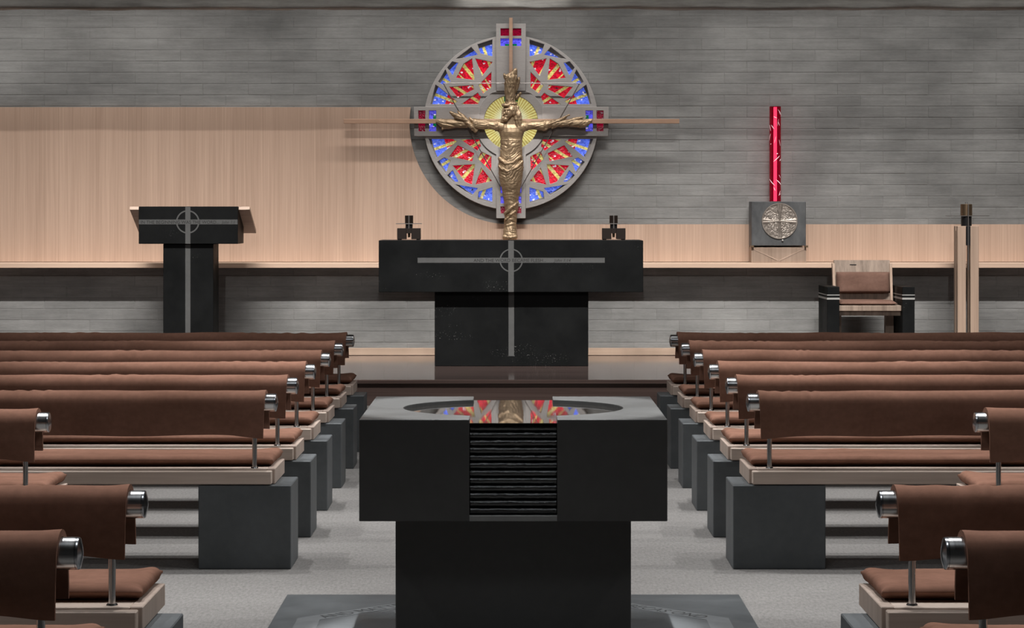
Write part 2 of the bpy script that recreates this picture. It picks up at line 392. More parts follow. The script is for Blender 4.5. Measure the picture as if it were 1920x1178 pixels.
# rough concrete beam across the top, in front of the wall
bm = B(); YB = 19.7; ZB = 3.053
nx = 260
rows = []
prof = [(YB+0.02, 3.62), (YB, 3.40), (YB, 3.20), (YB, 3.14), (YB, 3.10), (YB+0.003, 3.07), (YB+0.012, ZB), (YB+0.08, ZB), (YB+0.16, ZB), (YB+0.24, ZB+0.004), (YB+0.25, 3.10), (YB+0.25, 3.62)]
for (y, z) in prof:
    rw = []
    for i in range(nx+1):
        x = -7.2+14.4*i/nx; p = Vector((x*3.0, y*9, z*22))
        rw.append(bm.verts.new((x, y+0.016*noise.noise(p)+0.008*noise.noise(p*2.7), z+(0.008*noise.noise(Vector((x*1.7, 3, z)))+0.006*noise.noise(p*1.9) if z < 3.5 else 0))))
    rows.append(rw)
for a, b in zip(rows, rows[1:]):
    for i in range(nx): bm.faces.new((a[i], a[i+1], b[i+1], b[i]))
for i in range(nx): bm.faces.new((rows[-1][i], rows[-1][i+1], rows[0][i+1], rows[0][i]))
struct('trim_1', bm, 'rough_beam', None, 2)

# sanctuary platform
p = thing('sanctuary_platform', (0, 17.87, 0), 'dark polished timber platform one step high under the altar', 'platform')
bm = B(); box(bm, -7.15, 7.15, 17.87, 20.99, PLAT-0.03, PLAT, 0.004); part('platform_deck', bm, 'platform_wood', p)
bm = B(); box(bm, -7.15, 7.15, 17.885, 17.93, 0.001, PLAT-0.031); part('riser', bm, 'platform_wood', p)
bm = B(); box(bm, -7.15, 7.15, 20.945, 20.998, PLAT+0.001, PLAT+0.062, 0.003); struct('baseboard_back', bm, 'base_wood')

# timber wall panel with a round cut-out for the window, and the long shelf
R = 0.866; zt, zr, zb = 2.311, 1.313, 0.990
arc = []
a_top = math.asin((zt-CZ)/R)
a0 = PI-a_top; a1 = 1.5*PI
for i in range(49):
    a = a0+(a1-a0)*i/48; arc.append((CX+R*math.cos(a), CZ+R*math.sin(a)))
pts = [(-7.15, zb), (-7.15, zt)]+arc+[(7.15, CZ-R), (7.15, zb)]
bm = B(); prism_y(bm, pts, 20.955, 20.994)
single('wall_panel', bm, 'veneer', (0, 20.97, zb), 'large pale timber panel on the wall with a circular cut beneath the round window', 'wall panel')
bm = B(); box(bm, -7.15, 7.15, 20.705, 20.996, 0.942, 0.986, 0.003)
single('wall_shelf', bm, 'shelf_wood', (0, 20.78, 0.944), 'long pale wooden shelf running along the wall under the timber panel', 'shelf')

# ================================================================ round stained-glass window
win = thing('rose_window', (CX, 20.9, CZ), 'round stone-framed stained-glass window with a cross of arms, behind the crucifix', 'window')
S = 0.004537
def cvt(lst, ox, oy): return [(((ox+a/5.889)-958)*S, (230-(oy+b/5.889))*S) for a, b in lst]
TL = dict(
 A=[(675,250),(845,195),(845,390),(710,355)], Bq=[(425,415),(610,280),(690,370),(490,412)],
 C=[(340,508),(398,440),(470,455),(405,600)], D=[(325,525),(385,665),(300,705),(238,668)],
 E=[(215,695),(460,885),(410,918),(150,918)], F=[(620,405),(650,650),(435,625),(525,465)],
 G=[(650,405),(850,445),(730,610)], H=[(835,550),(835,730),(740,800),(685,705)],
 I=[(360,720),(630,700),(645,750),(460,850)], J=[(485,918),(680,785),(720,830),(690,918)])
BLq = dict(
 E=[(135,235),(400,235),(460,265),(220,455)], J=[(480,240),(700,240),(720,320),(675,372)],
 I=[(460,305),(645,395),(625,490),(360,435)], D=[(230,490),(310,440),(385,475),(325,630)],
 F=[(400,530),(655,515),(620,745),(540,715)], C=[(340,640),(405,580),(475,715),(405,718)],
 Bq=[(415,735),(690,780),(615,870),(470,770)], A=[(690,820),(845,770),(845,955),(675,905)],
 G=[(720,550),(845,705),(650,748)], H=[(720,375),(835,430),(835,605),(680,460)])
openings = []          # (key, polygon)
for k, v in TL.items():
    q = cvt(v, 780, 40); openings += [(k, q), (k, [(-x, z) for x, z in q])]
for k, v in BLq.items():
    q = cvt(v, 780, 220); openings += [(k, q), (k, [(-x, z) for x, z in q])]
RW = 0.740
FZ = 20.880            # front plane of the disc
def put_plate(name, me, mat, y, parent, x=0.0, z=0.0):
    me.transform(Matrix.Translation((x, y-20.9, z)))
    me.materials.clear(); me.materials.append(MATS[mat]); return link(name, me, parent)
me = plate_with_holes('tracery', [poly_circle(0, 0, RW, 128)]+[q for _, q in openings]+[poly_circle(0, 0, 0.236, 64)], 0.07, 0.003)
put_plate('tracery', me, 'tracery_stone', FZ+0.035, win)
# back plate of the window box
me = plate_with_holes('back_plate', [poly_circle(0, 0, RW-0.005, 96)], 0.012); put_plate('back_plate', me, 'tracery_stone', 20.990, win)
me = plate_with_holes('outer_rim', [poly_circle(0, 0, RW, 128), poly_circle(0, 0, RW-0.05, 128)], 0.05); put_plate('outer_rim', me, 'tracery_stone', 20.961, win)
# cross arms standing proud of the disc
hw = 27*S
def rect(x0, x1, z0, z1): return [(x0*S, z0*S), (x1*S, z0*S), (x1*S, z1*S), (x0*S, z1*S)]
arms = [
 ([(-hw, 0.27), (hw, 0.27), (hw, 185*S), (-hw, 185*S)], [(rect(-20, 20, 162, 177), 'glass_dark_red'), (rect(-20, 20, 143, 158), 'glass_violet')]),
 ([(-hw, -179*S), (hw, -179*S), (hw, -0.27), (-hw, -0.27)], [(rect(-20, 20, -171, -157), 'glass_dark_red'), (rect(-20, 20, -152, -138), 'glass_violet'), (rect(-20, 20, -133, -119), 'glass_violet')]),
 ([(-181*S, -25*S), (-0.27, -25*S), (-0.27, 29*S), (-181*S, 29*S)], [(rect(-174, -160, -17, 23), 'glass_dark_red'), (rect(-154, -139.5, -17, 23), 'glass_violet')]),
 ([(0.27, -25*S), (182*S, -25*S), (182*S, 29*S), (0.27, 29*S)], [(rect(160, 174, -17, 23), 'glass_dark_red'), (rect(139.5, 154, -17, 23), 'glass_violet')])]
for outline, wins in arms:
    me = plate_with_holes('cross_arm', [outline]+[q for q, _ in wins], 0.062, 0.003)
    arm = put_plate('cross_arm', me, 'tracery_stone', FZ-0.028+0.031, win)
    for q, m in wins:
        xs = [a for a, _ in q]; zs = [b for _, b in q]
        me = plate_with_holes('glass_pane', [rect(min(xs)/S-1.5, max(xs)/S+1.5, min(zs)/S-1.5, max(zs)/S+1.5)], 0.006)
        put_plate('glass_pane', me, m, FZ-0.0045, arm)
        if m == 'glass_violet':
            cx = (min(xs)+max(xs))/2; cz = (min(zs)+max(zs))/2
            if abs(cz) > abs(cx):
                if cz < 0 and cz > -130*S: continue
                g = rect(cx/S-11, cx/S+11, cz/S-9 if cz > 0 else cz/S+3, cz/S-3 if cz > 0 else cz/S+9)
            else: g = rect(cx/S+(1 if cx < 0 else -9), cx/S+(9 if cx < 0 else -1), cz/S-11, cz/S+11)
            me = plate_with_holes('green_glass', [g], 0.004); put_plate('green_glass', me, 'glass_green', FZ-0.010, arm)
me = plate_with_holes('centre_ring', [poly_circle(0, 0, 0.298, 96), poly_circle(0, 0, 0.234, 96)], 0.055, 0.003)
put_plate('centre_ring', me, 'tracery_stone', FZ-0.020+0.0275, win)
me = plate_with_holes('sun_glass', [poly_circle(0, 0, 0.250, 72)], 0.006); sun = put_plate('sun_glass', me, 'glass_sun', FZ+0.055, win)
for a in range(4):
    c, s_ = round(math.cos(a*PI/2)), round(math.sin(a*PI/2)); cx, cz = c*47*S, s_*47*S
    me = plate_with_holes('green_glass', [[(cx-7*S if c else cx-13*S, cz-(7*S if s_ else 8*S)), (cx+(7*S if c else 13*S), cz-(7*S if s_ else 8*S)), (cx+(7*S if c else 13*S), cz+(7*S if s_ else 8*S)), (cx-(7*S if c else 13*S), cz+(7*S if s_ else 8*S))]], 0.004)
    put_plate('green_glass', me, 'glass_green', FZ+0.048, sun)
# pieces of coloured glass: every opening is cut by yellow rays running out from the centre
def clip(poly, nx_, nz_, d, keep):
    """keep the side where n.p - d has the sign of keep"""
    out = []
    for i in range(len(poly)):
        a, b = poly[i], poly[(i+1) % len(poly)]
        da = (a[0]*nx_+a[1]*nz_-d)*keep; db = (b[0]*nx_+b[1]*nz_-d)*keep
        if da >= 0: out.append(a)
        if (da > 0 and db < 0) or (da < 0 and db > 0):
            f = da/(da-db); out.append((a[0]+(b[0]-a[0])*f, a[1]+(b[1]-a[1])*f))
    return out
def area(p): return 0.5*abs(sum(p[i][0]*p[(i+1) % len(p)][1]-p[(i+1) % len(p)][0]*p[i][1] for i in range(len(p))))
def grow(p, d):
    cx = sum(a for a, _ in p)/len(p); cz = sum(b for _, b in p)/len(p)
    return [(a+(a-cx)/max(math.hypot(a-cx, b-cz), 1e-6)*d, b+(b-cz)/max(math.hypot(a-cx, b-cz), 1e-6)*d) for a, b in p]
RAYS = [(110, 5.5), (120.5, 2.8), (129.5, 6.5), (137, 2.4), (147, 5.5), (159.5, 5.5)]
glass_n = 0
def glass_piece(poly, mat):
    global glass_n
    if len(poly) < 3 or area(poly) < 4e-6: return
    bm = B(); prism_y(bm, poly, 0.0, 0.006)
    for v in bm.verts: v.co.y += FZ+0.062-20.9
    part_me = to_mesh('glass_piece', bm, mat); link('glass_piece', part_me, win); glass_n += 1
for key, q in openings:
    mx = -1 if sum(a for a, _ in q) > 0 else 1; mz = -1 if sum(b for _, b in q) < 0 else 1
    poly = grow([(a*mx, b*mz) for a, b in q], 0.008)
    blue = key in ('A', 'Bq', 'C', 'D')
    back = lambda p: [(a*mx, b*mz) for a, b in p]
    rest = [poly]
    rs = RAYS if mz > 0 else [(a+1.5, wd) for a, wd in RAYS]
    for ang, wd in rs:
        if key == 'C' or (key == 'Bq' and wd < 3): continue
        a = math.radians(ang); n_ = (-math.sin(a), math.cos(a)); h = wd*S/2
        nxt = []
        for p_ in rest:
            mid = clip(clip(p_, n_[0], n_[1], h, -1), n_[0], n_[1], -h, 1)
            up_ = clip(p_, n_[0], n_[1], h, 1); lo_ = clip(p_, n_[0], n_[1], -h, -1)
            if len(mid) >= 3: glass_piece(back(mid), 'glass_yellow')
            for e in (up_, lo_):
                if len(e) >= 3 and area(e) > 4e-6: nxt.append(e)
        rest = nxt
    for p_ in rest:
        if blue: glass_piece(back(p_), 'glass_blue')
        elif key == 'E':
            d = math.radians(163); n_ = (math.cos(d), math.sin(d)); r_ = 129*S
            glass_piece(back(clip(p_, n_[0], n_[1], r_, 1)), 'glass_blue'); glass_piece(back(clip(p_, n_[0], n_[1], r_, -1)), 'glass_red')
        else: glass_piece(back(p_), 'glass_red')

# ================================================================ crucifix
YC = 20.785; SF = YC/4600
cru = thing('crucifix', (0, YC, 1.18), 'bronze crucified figure with outstretched arms on a thin wooden cross', 'crucifix')
def FX(x): return (x-960)*SF
def FZc(y): return CAMZ-(y-401)*SF
part('upright', box(B(), FX(954.6), FX(961.2), YC+0.01, YC+0.05, FZc(440), FZc(33), 0.002), 'cross_wood', cru)
part('crossbar', box(B(), FX(644), FX(1274), YC+0.012, YC+0.052, FZc(231.5), FZc(223), 0.002), 'cross_wood', cru)
for xx, ye in ((660, 20.9555), (1258, 20.9995)): part('stand_off', rod(B(), (FX(xx), YC+0.052, FZc(227)), (FX(xx), ye, FZc(227)), 0.006, 10), 'rod_steel', cru)
rods = [((831, 156), (1087, 156)), ((831, 156), (938, 350)), ((1087, 156), (978, 350))]
for a, b in rods:
    part('hanger_rod', rod(B(), (FX(a[0]), YC+0.02, FZc(a[1])), (FX(b[0]), YC+0.02, FZc(b[1])), 0.0042, 8), 'rod_steel', cru)
# the figure: lofted, fused into one skin, then folded
fb = B()
def ring_loft(rings):
    vr = [[fb.verts.new(p) for p in r] for r in rings]; n = len(vr[0])
    for a, b in zip(vr, vr[1:]):
        for i in range(n): fb.faces.new((a[i], a[(i+1) % n], b[(i+1) % n], b[i]))
    fb.faces.new(vr[0][::-1]); fb.faces.new(vr[-1])
NR = 20
def loft_v(sec):      # vertical: (y, xl, xr, depth, yoff)
    rs = []
    for s_ in sec:
        y, xl, xr, d = s_[:4]; off = s_[4] if len(s_) > 4 else 0
        cx = (xl+xr)/2; rx = (xr-xl)/2
        rs.append([(FX(cx+rx*math.cos(2*PI*i/NR)), YC+(off+d*math.sin(2*PI*i/NR))*SF, FZc(y)) for i in range(NR)])
    ring_loft(rs)
def loft_h(sec):      # horizontal: (x, ytop, ybot, depth, yoff)
    rs = []
    for s_ in sec:
        x, yt, yb, d = s_[:4]; off = s_[4] if len(s_) > 4 else 0
        cy = (yt+yb)/2; ry = (yb-yt)/2*1.12; d *= 1.2
        rs.append([(FX(x), YC+(off+d*math.cos(2*PI*i/NR))*SF, FZc(cy+ry*math.sin(2*PI*i/NR))) for i in range(NR)])
    ring_loft(rs)
def blob(x, y, off, rx, ry, d):
    m = Matrix.Translation((FX(x), YC+off*SF, FZc(y))) @ Matrix.Diagonal((rx*SF, d*SF, ry*SF, 1))
    bmesh.ops.create_icosphere(fb, subdivisions=2, radius=1.0, matrix=m)
def tube(pts):        # (x, y, off, r)
    for a, b in zip(pts, pts[1:]):
        rod(fb, (FX(a[0]), YC+a[2]*SF, FZc(a[1])), (FX(b[0]), YC+b[2]*SF, FZc(b[1])), a[3]*SF, 10, b[3]*SF)
loft_v([(449, 945, 968, 5, -4), (447, 943.5, 969, 9, -4), (440, 944, 968.5, 9, -3), (425, 946, 967, 8), (410, 947, 968, 8), (400, 947.5, 968.5, 8), (392, 947, 970.5, 9), (380, 945.5, 972, 10), (370, 944.5, 972.5, 11), (358, 942, 975, 12), (345, 938.5, 977, 13, -1), (330, 936, 979, 13, -1), (315, 935, 980.5, 13, -1), (300, 936, 979.5, 13), (285, 938.5, 978, 13), (270, 939, 978.5, 13, -1), (258, 938, 980, 13, -1), (248, 935.5, 983, 14, -2), (240, 933, 985, 13, -2), (234, 933, 984, 11, -2), (228, 938, 978, 10, -3), (222, 947, 971, 9, -5), (214, 950, 969, 8, -6)])
# head bowed to one side: skull, brow, nose, cheeks, beard and long hair
blob(959, 207, -8, 13.5, 15.5, 14)
blob(952.5, 213, -15, 8.5, 11, 8); blob(951, 206, -20.5, 7.5, 2.2, 3.5); blob(949.5, 212, -22.5, 1.9, 4.6, 3.2)
blob(945.8, 213.5, -18.5, 3, 3, 3); blob(954.5, 214, -19.5, 3.4, 3, 3); blob(948.8, 219, -20, 3.6, 1.4, 3)
blob(948, 224, -16, 5.5, 5.5, 6); blob(943.5, 226.5, -13, 4, 5, 4)
blob(949, 198, -13, 9, 4, 9); blob(960, 195.5, -10, 11, 4, 11)
for i, (x0, y0, x1, y1, r) in enumerate([(966, 200, 974.5, 236, 3.2), (969, 200, 977, 232, 2.8), (963, 202, 969.5, 238, 3.0), (971, 204, 976, 240, 2.2), (944.5, 204, 941.5, 226, 2.8), (946.5, 202, 939.5, 230, 2.2)]):
    tube([(x0, y0, -12, r), ((x0+x1)/2+1.5, (y0+y1)/2, -14+i*0.5, r), (x1, y1, -13, r*0.5)])
# standing cloth above the head
loft_v([(200, 948, 967, 8, -6), (194, 947.5, 967, 7, -5), (185, 948.5, 965.5, 6, -4), (175, 947, 965.5, 6, -3), (165, 946, 967, 6.5, -2), (155, 946.5, 968.5, 6.5, -2), (146, 947.5, 969.5, 6, -2), (141, 947, 969, 4.5, -2), (137, 956, 969.5, 4, -2), (132, 962, 969.5, 3, -2), (128.5, 965.5, 969, 1.5, -2)])
tube([(950, 148, -2, 4), (947, 142, -3, 2.5), (944.5, 139, -3, 1)])
tube([(965, 172, 0, 3.5), (970, 160, 2, 4), (972.5, 148, 1, 2.2), (974, 144, 0, 0.8)])
tube([(966, 186, 2, 3), (973, 178, 4, 2.5), (977, 174, 3, 1)])
# arms with their wrappings
loft_h([(945, 226, 250, 10, -2), (936, 226.5, 247, 10, -2), (926, 228, 243, 8, -2), (914, 227, 241, 7, -2), (902, 225, 241.5, 7, -2), (893, 224, 242.5, 7.5, -3), (888, 223.5, 243, 6, -3), (886.5, 226, 240, 4, -3)])
loft_h([(888, 229, 239, 4, -1), (878, 227, 238.5, 5, -1), (868, 226.5, 239, 5, -1), (855, 225.5, 239, 5, -1), (842, 225, 240, 5, -1), (833, 224.5, 241, 4, -1), (826, 224, 237, 3, -1), (818, 225.5, 230, 1.5, -1)])
tube([(831, 238, -2, 3), (829.5, 243.5, -3, 0.8)])
tube([(893, 247, -5, 3.2), (884, 238, -7, 4.5), (876, 229, -6, 4.5), (868, 220, -5, 4), (862, 213, -4, 2.5), (858, 208.5, -3, 1)])
tube([(888, 243, -4, 3), (880, 232, -5, 4), (870, 224, -4, 5.5), (858, 219.5, -3, 5.5), (850, 214, -3, 3.5), (844, 209.5, -3, 1.5)])
tube([(896, 243, -5, 2), (886, 226, -6, 2.5), (880, 221, -5, 1)])
loft_h([(970, 226, 252, 10, -2), (980, 227.5, 248, 10, -2), (990, 229.5, 243, 8, -2), (1002, 228.5, 241.5, 7, -2), (1012, 227.5, 242.5, 7, -2), (1018, 227, 243.5, 6.5, -3), (1023, 226.5, 240.5, 5, -3)])
loft_h([(1016, 227, 241, 5, -2), (1028, 226.5, 239, 6, -2), (1042, 227.5, 237.5, 5.5, -2), (1056, 227, 236.5, 5, -2), (1072, 226, 237, 5, -2), (1086, 225.5, 238.5, 4.5, -2), (1096, 225, 238.5, 3.5, -2), (1103, 224.5, 234, 2.5, -2), (1110, 223.5, 227, 1, -2)])
tube([(1018, 243, -4, 2.5), (1030, 233, -6, 4), (1044, 228, -5, 3.5), (1056, 222.5, -4, 2.5), (1068, 215.5, -3, 0.9)])
tube([(1034, 240, -4, 2), (1050, 231, -5, 3), (1068, 227, -4, 3.5), (1080, 223, -3, 2.5), (1093, 220.5, -3, 0.9)])
tube([(1022, 244, -5, 1.8), (1034, 230, -6, 2.2), (1038, 224, -5, 0.9)])
# crossed cloth bands round the legs
tube([(946, 402, -7, 2.5), (956, 392, -9, 3), (966, 384, -7, 2.8), (972, 378, -3, 1.5)])
tube([(948, 412, -6, 2), (957, 403, -8.5, 2.2), (967, 396, -6, 2)])
tube([(936, 296, -9, 2.5), (948, 307, -12, 2.5), (962, 306, -12, 2.5), (977, 293, -9, 2.2)])
tube([(935, 312, -9, 2.5), (950, 322, -12, 2.5), (966, 316, -12, 2.5), (980, 303, -8, 2.2)])
tube([(944, 443, -8, 2.5), (956, 446, -11, 3), (968, 443, -8, 2.5)])
me = bpy.data.meshes.new('figure_raw'); bmesh.ops.recalc_face_normals(fb, faces=fb.faces); fb.to_mesh(me); fb.free()
o = bpy.data.objects.new('figure_raw', me); COL.objects.link(o)
md = o.modifiers.new('r', 'REMESH'); md.mode = 'VOXEL'; md.voxel_size = 0.0037
sm = o.modifiers.new('s', 'SMOOTH'); sm.factor = 0.5; sm.iterations = 1
dg = bpy.context.evaluated_depsgraph_get(); dg.update()
fm = bpy.data.meshes.new_from_object(o.evaluated_get(dg)); bpy.data.objects.remove(o)
nrm = [v.normal.copy() for v in fm.vertices]
for v, n_ in zip(fm.vertices, nrm):
    x = v.co.x/SF+960; y = 401-(v.co.z-CAMZ)/SF
    px, pz = x, y
    wob = noise.noise(Vector((px*0.06, pz*0.06, 1.3)))*6
    skin = 0.25 if (225 < y < 262 and 936 < x < 984) or (200 < y < 226 and 943 < x < 962) else 1.0
    arm = (x < 934 or x > 986)
    rid = lambda q_: 1-2.2*abs(noise.noise(q_))          # sharp-crested folds
    if arm:
        tw = pz+0.35*abs(px-958)*(0.25 if 890 < px < 1020 else 0.6)
        f = 0.8*rid(Vector((px*0.045, tw*0.20+wob*0.1, 4.0)))+0.55*rid(Vector((px*0.10, tw*0.42, 9.0)))
    elif y > 262:
        d = pz+0.75*abs(px-950)*(1 if y < 345 else -0.35)+wob
        a_ = 1.0 if 270 < y < 340 or y > 385 else 0.55
        f = a_*(0.8*rid(Vector((px*0.05, d*0.16, 2.0)))+0.6*rid(Vector((px*0.09, d*0.33, 6.0))))+0.4*rid(Vector((px*0.30, pz*0.06, 7.0)))
    elif y < 226 and not (943 < x < 962 and y > 200): f = 0.9*rid(Vector((px*0.28, pz*0.07, 2.0)))+0.5*rid(Vector((px*0.4, pz*0.16, 5.0)))
    else: f = noise.noise(Vector((px*0.2, pz*0.12, 2.0)))*1.2+0.5*rid(Vector((px*0.1, pz*0.25, 5.0)))
    v.co += n_*(f*1.05*SF*skin)
fm.transform(Matrix.Translation(-ORIG[cru.name]))
fm.materials.clear(); fm.materials.append(MATS['bronze'])
fm.polygons.foreach_set('use_smooth', [True]*len(fm.polygons))
link('figure', fm, cru)

# ================================================================ altar
def letters(txt, x0, x1, zbase, h, y, parent, shear=0.0):
    bm = text_mesh(txt, x1-x0, h, shear=shear)
    for v in bm.verts: v.co = Vector((x0+v.co.x, y, zbase+v.co.y))
    return part('lettering', bm, 'engraved', parent)
def ring_part(name, cx, cz, ro, ri, y0, y1, mat, parent, n=56):
    bm = B(); vs = []
    for r, y in ((ro, y1), (ro, y0), (ri, y0), (ri, y1)):
        vs.append([bm.verts.new((cx+r*math.cos(2*PI*i/n), y, cz+r*math.sin(2*PI*i/n))) for i in range(n)])
    for a in range(4):
        for i in range(n): bm.faces.new((vs[a][i], vs[a][(i+1) % n], vs[(a+1) % 4][(i+1) % n], vs[(a+1) % 4][i]))
    return part(name, bm, mat, parent)
al = thing('altar', (0, 19.7, PLAT), 'black stone altar with T-shaped front and pale inlaid cross, on the platform', 'altar')
AF, AP = 19.365, 19.46
sa = AF/4600; sp_ = AP/4600
def ax(x, s_=sa): return (x-960)*s_
def az(y, s_=sa): return CAMZ-(y-401)*s_
part('altar_table', box(B(), ax(710), ax(1206), AF, AF+0.58, az(548), az(451), 0.003), 'slate', al)
part('altar_pedestal', box(B(), ax(815, sp_), ax(1103, sp_), AP, AP+0.40, PLAT, az(548)-0.0005, 0.003), 'slate', al)
part('inlaid_band', box(B(), ax(783), ax(1134), AF-0.0008, AF+0.001, az(493), az(483.5)), 'inlay', al)
part('inlaid_upright', box(B(), ax(953), ax(963.5), AF-0.0012, AF+0.001, az(547.6), az(451.4)), 'inlay', al)
part('inlaid_upright', box(B(), ax(953.5, sp_), ax(964, sp_), AP-0.0010, AP+0.001, az(668, sp_), az(549)), 'inlay', al)
ring_part('inlaid_ring', ax(958.5), az(488.5), 22*sa, 19.6*sa, AF-0.0010, AF+0.001, 'inlay', al)
letters('AND THE WORD BECAME FLESH...', ax(888), ax(1024), az(491.3), 6.0*sa, AF-0.0018, al)
letters('John 1:14', ax(1038), ax(1070), az(491.0), 5.4*sa, AF-0.0018, al, 0.25)

# two small candlesticks on the altar
def candlestick(cxp, label):
    yc = 19.60; s_ = yc/4600; cx = (cxp-960)*s_; zt_ = az(451)
    tn = thing('candlestick', (cx, yc, zt_), label, 'candlestick', 'candlesticks on the altar')
    Z = lambda y: zt_+(450.3-y)*s_
    for sd in (-1, 1):
        a, b = sorted((cx+sd*4.6*s_, cx+sd*21.8*s_))
        part('foot_block', box(B(), a, b, yc-0.05, yc+0.05, Z(448.6), Z(428), 0.002), 'dark_bronze', tn)
        a, b = sorted((cx+sd*14*s_, cx+sd*21*s_))
        part('foot', box(B(), a, b, yc-0.045, yc+0.045, Z(450.3), Z(448.7)), 'dark_bronze', tn)
    part('crosspiece', box(B(), cx-4.5*s_, cx+4.5*s_, yc-0.045, yc+0.045, Z(437.5), Z(428.2)), 'dark_bronze', tn)
    part('stem', rod(B(), (cx, yc, Z(437)), (cx, yc, Z(419.5)), 6.8*s_, 20), 'black_metal', tn, True)
    bm = B(); lathe_z(bm, [(6.6*s_, Z(419)), (7.8*s_, Z(419)), (7.8*s_, Z(404.5)), (7.2*s_, Z(404)), (6.6*s_, Z(404.5)), (6.6*s_, Z(406))], cx, yc, 24)
    cup = part('candle_cup', bm, 'dark_bronze', tn, True)
    part('candle', rod(B(), (cx, yc, Z(406.5)), (cx, yc, Z(405.2)), 6.0*s_, 20), 'candle_wax', cup)
    part('cross_rod', box(B(), cx-24.5*s_, cx+24.5*s_, yc-0.037, yc-0.033, Z(420.2), Z(418.8)), 'rod_steel', tn)
    part('cross_rod', box(B(), cx-0.6*s_, cx+0.6*s_, yc-0.0375, yc-0.0335, Z(436), Z(403)), 'rod_steel', tn)
    part('spike', rod(B(), (cx, yc, Z(445)), (cx, yc, Z(437)), 2.2*s_, 10, 2.6*s_), 'brass', tn, True)
candlestick(767, 'small dark bronze candlestick on the altar end nearer the lectern')
candlestick(1150.5, 'small dark bronze candlestick on the altar end nearer the armchair')

# ================================================================ lectern (ambo)
LF, LP = 19.915, 19.95
sl = LF/4600
am = thing('lectern', (-2.626, 20.1, PLAT), 'black stone lectern with inlaid cross and sloping wooden desk, beside the altar', 'lectern')
lx = lambda x, s_=sl: (x-960)*s_
lz = lambda y, s_=sl: CAMZ-(y-401)*s_
s2 = LP/4600
part('head_block', box(B(), lx(260), lx(446), LF, LF+0.43, lz(457.5), lz(387.3), 0.003), 'slate', am)
part('pedestal', box(B(), lx(306, s2), lx(400, s2), LP, LP+0.36, PLAT, lz(457.5)-0.0005, 0.003), 'slate', am)
part('inlaid_upright', box(B(), lx(347.5), lx(357), LF-0.0012, LF+0.001, lz(457.2), lz(387.6)), 'inlay', am)
part('inlaid_upright', box(B(), lx(347.5, s2), lx(357, s2), LP-0.0010, LP+0.001, PLAT+0.001, lz(458.5)), 'inlay', am)
part('inlaid_band', box(B(), lx(260.3), lx(445.5), LF-0.0008, LF+0.001, lz(420.8), lz(411.8)), 'inlay', am)
ring_part('inlaid_ring', lx(352), lz(416.2), 22.0*sl, 19.4*sl, LF-0.0010, LF+0.001, 'inlay', am)
letters('IN THE BEGINNING WAS THE WORD...', lx(264), lx(411), lz(419.6), 6.0*sl, LF-0.0018, am)
letters('John 1:1', lx(415), lx(440.5), lz(419.6), 6.0*sl, LF-0.0018, am, 0.25)
bm = B()
a = Vector((0, 19.985, 1.458)); b_ = Vector((0, 20.49, 1.262)); nrm_ = Vector((0, (a-b_).z, -(a-b_).y)).normalized()*0.026
for x in (-3.113, -2.136):
    for p_ in (a, b_, b_-nrm_, a-nrm_): bm.verts.new((x, p_.y, p_.z))
vs = list(bm.verts)
bm.faces.new(vs[0:4]); bm.faces.new(vs[4:8][::-1])
for i in range(4): bm.faces.new((vs[i], vs[i+4], vs[4+(i+1) % 4], vs[(i+1) % 4]))
bmesh.ops.translate(bm, verts=bm.verts, vec=(0, 0, 0.0))
part('sloping_desk', bm, 'desk_wood', am)

# ================================================================ tabernacle, lamp
YT = 20.72; st = YT/4600
tx = lambda x: (x-960)*st
tz = lambda y: CAMZ-(y-401)*st
tb = thing('tabernacle', (tx(1460), 20.8, 0.986), 'dark metal tabernacle box with round bronze relief, on a wooden base on the shelf', 'tabernacle')
part('wooden_base', box(B(), tx(1409), tx(1512), YT+0.015, 20.945, 0.9865, tz(464), 0.002), 'stand_wood', tb)
bm = B(); zt0 = tz(465.5); zb0 = tz(490)
for sgn in (-1, 1):
    bm2 = [(tx(1460.5)+sgn*tx(960+50), zt0-0.004), (tx(1460.5)+sgn*0.004, zb0), (tx(1460.5)+sgn*0.004, zb0+0.012), (tx(1460.5)+sgn*tx(960+50), zt0)]
    prism_y(bm, bm2, YT+0.012, YT+0.0155)
part('carved_chevron', bm, 'desk_wood', tb)
for x in (1407.5, 1509):
    part('bracket', box(B(), tx(x), tx(x+6), YT-0.012, YT+0.03, tz(464.2), tz(460.5), 0.001), 'brass', tb)
box_part = part('box', box(B(), tx(1409), tx(1511), YT, 20.94, tz(461), tz(378), 0.003), 'tabernacle_metal', tb)
# round relief: rim, flared cross and worked quadrants
bm = B(); nr_, na = 44, 128; Rm = 34*st; mcx, mcz = tx(1461.7), tz(414.8); grid = []
for i in range(nr_+1):
    r = Rm*i/nr_; rw = []
    for j in range(na):
        a = 2*PI*j/na; x = r*math.cos(a); z = r*math.sin(a); u = r/Rm
        def armh(p_, q_):
            wd = 0.055+0.13*abs(q_)**1.6
            d_ = abs(p_)/wd
            return max(0.0, 1-d_**4)*0.007-(0.0025*max(0, 1-(abs(d_-0.0)/0.25)**2) if d_ < 0.25 else 0) if d_ < 1 else 0.0
        cr = max(armh(x/Rm, z/Rm), armh(z/Rm, x/Rm))
        rim = 0.006 if u > 0.92 else 0.0
        rel = 0.0
        if cr == 0 and u < 0.92:
            nn = noise.noise(Vector((x*70, z*110, 1.0)))+0.6*noise.noise(Vector((x*150, z*210, 3.0)))
            rel = 0.0048*max(0, 0.8-abs(nn)*1.6)
        h = max(cr, rim, rel)+0.006
        if i == nr_: h = 0.001
        rw.append(bm.verts.new((mcx+x, YT-h, mcz+z)))
    grid.append(rw)
for i in range(1, nr_):
    for j in range(na): bm.faces.new((grid[i][j], grid[i][(j+1) % na], grid[i+1][(j+1) % na], grid[i+1][j]))
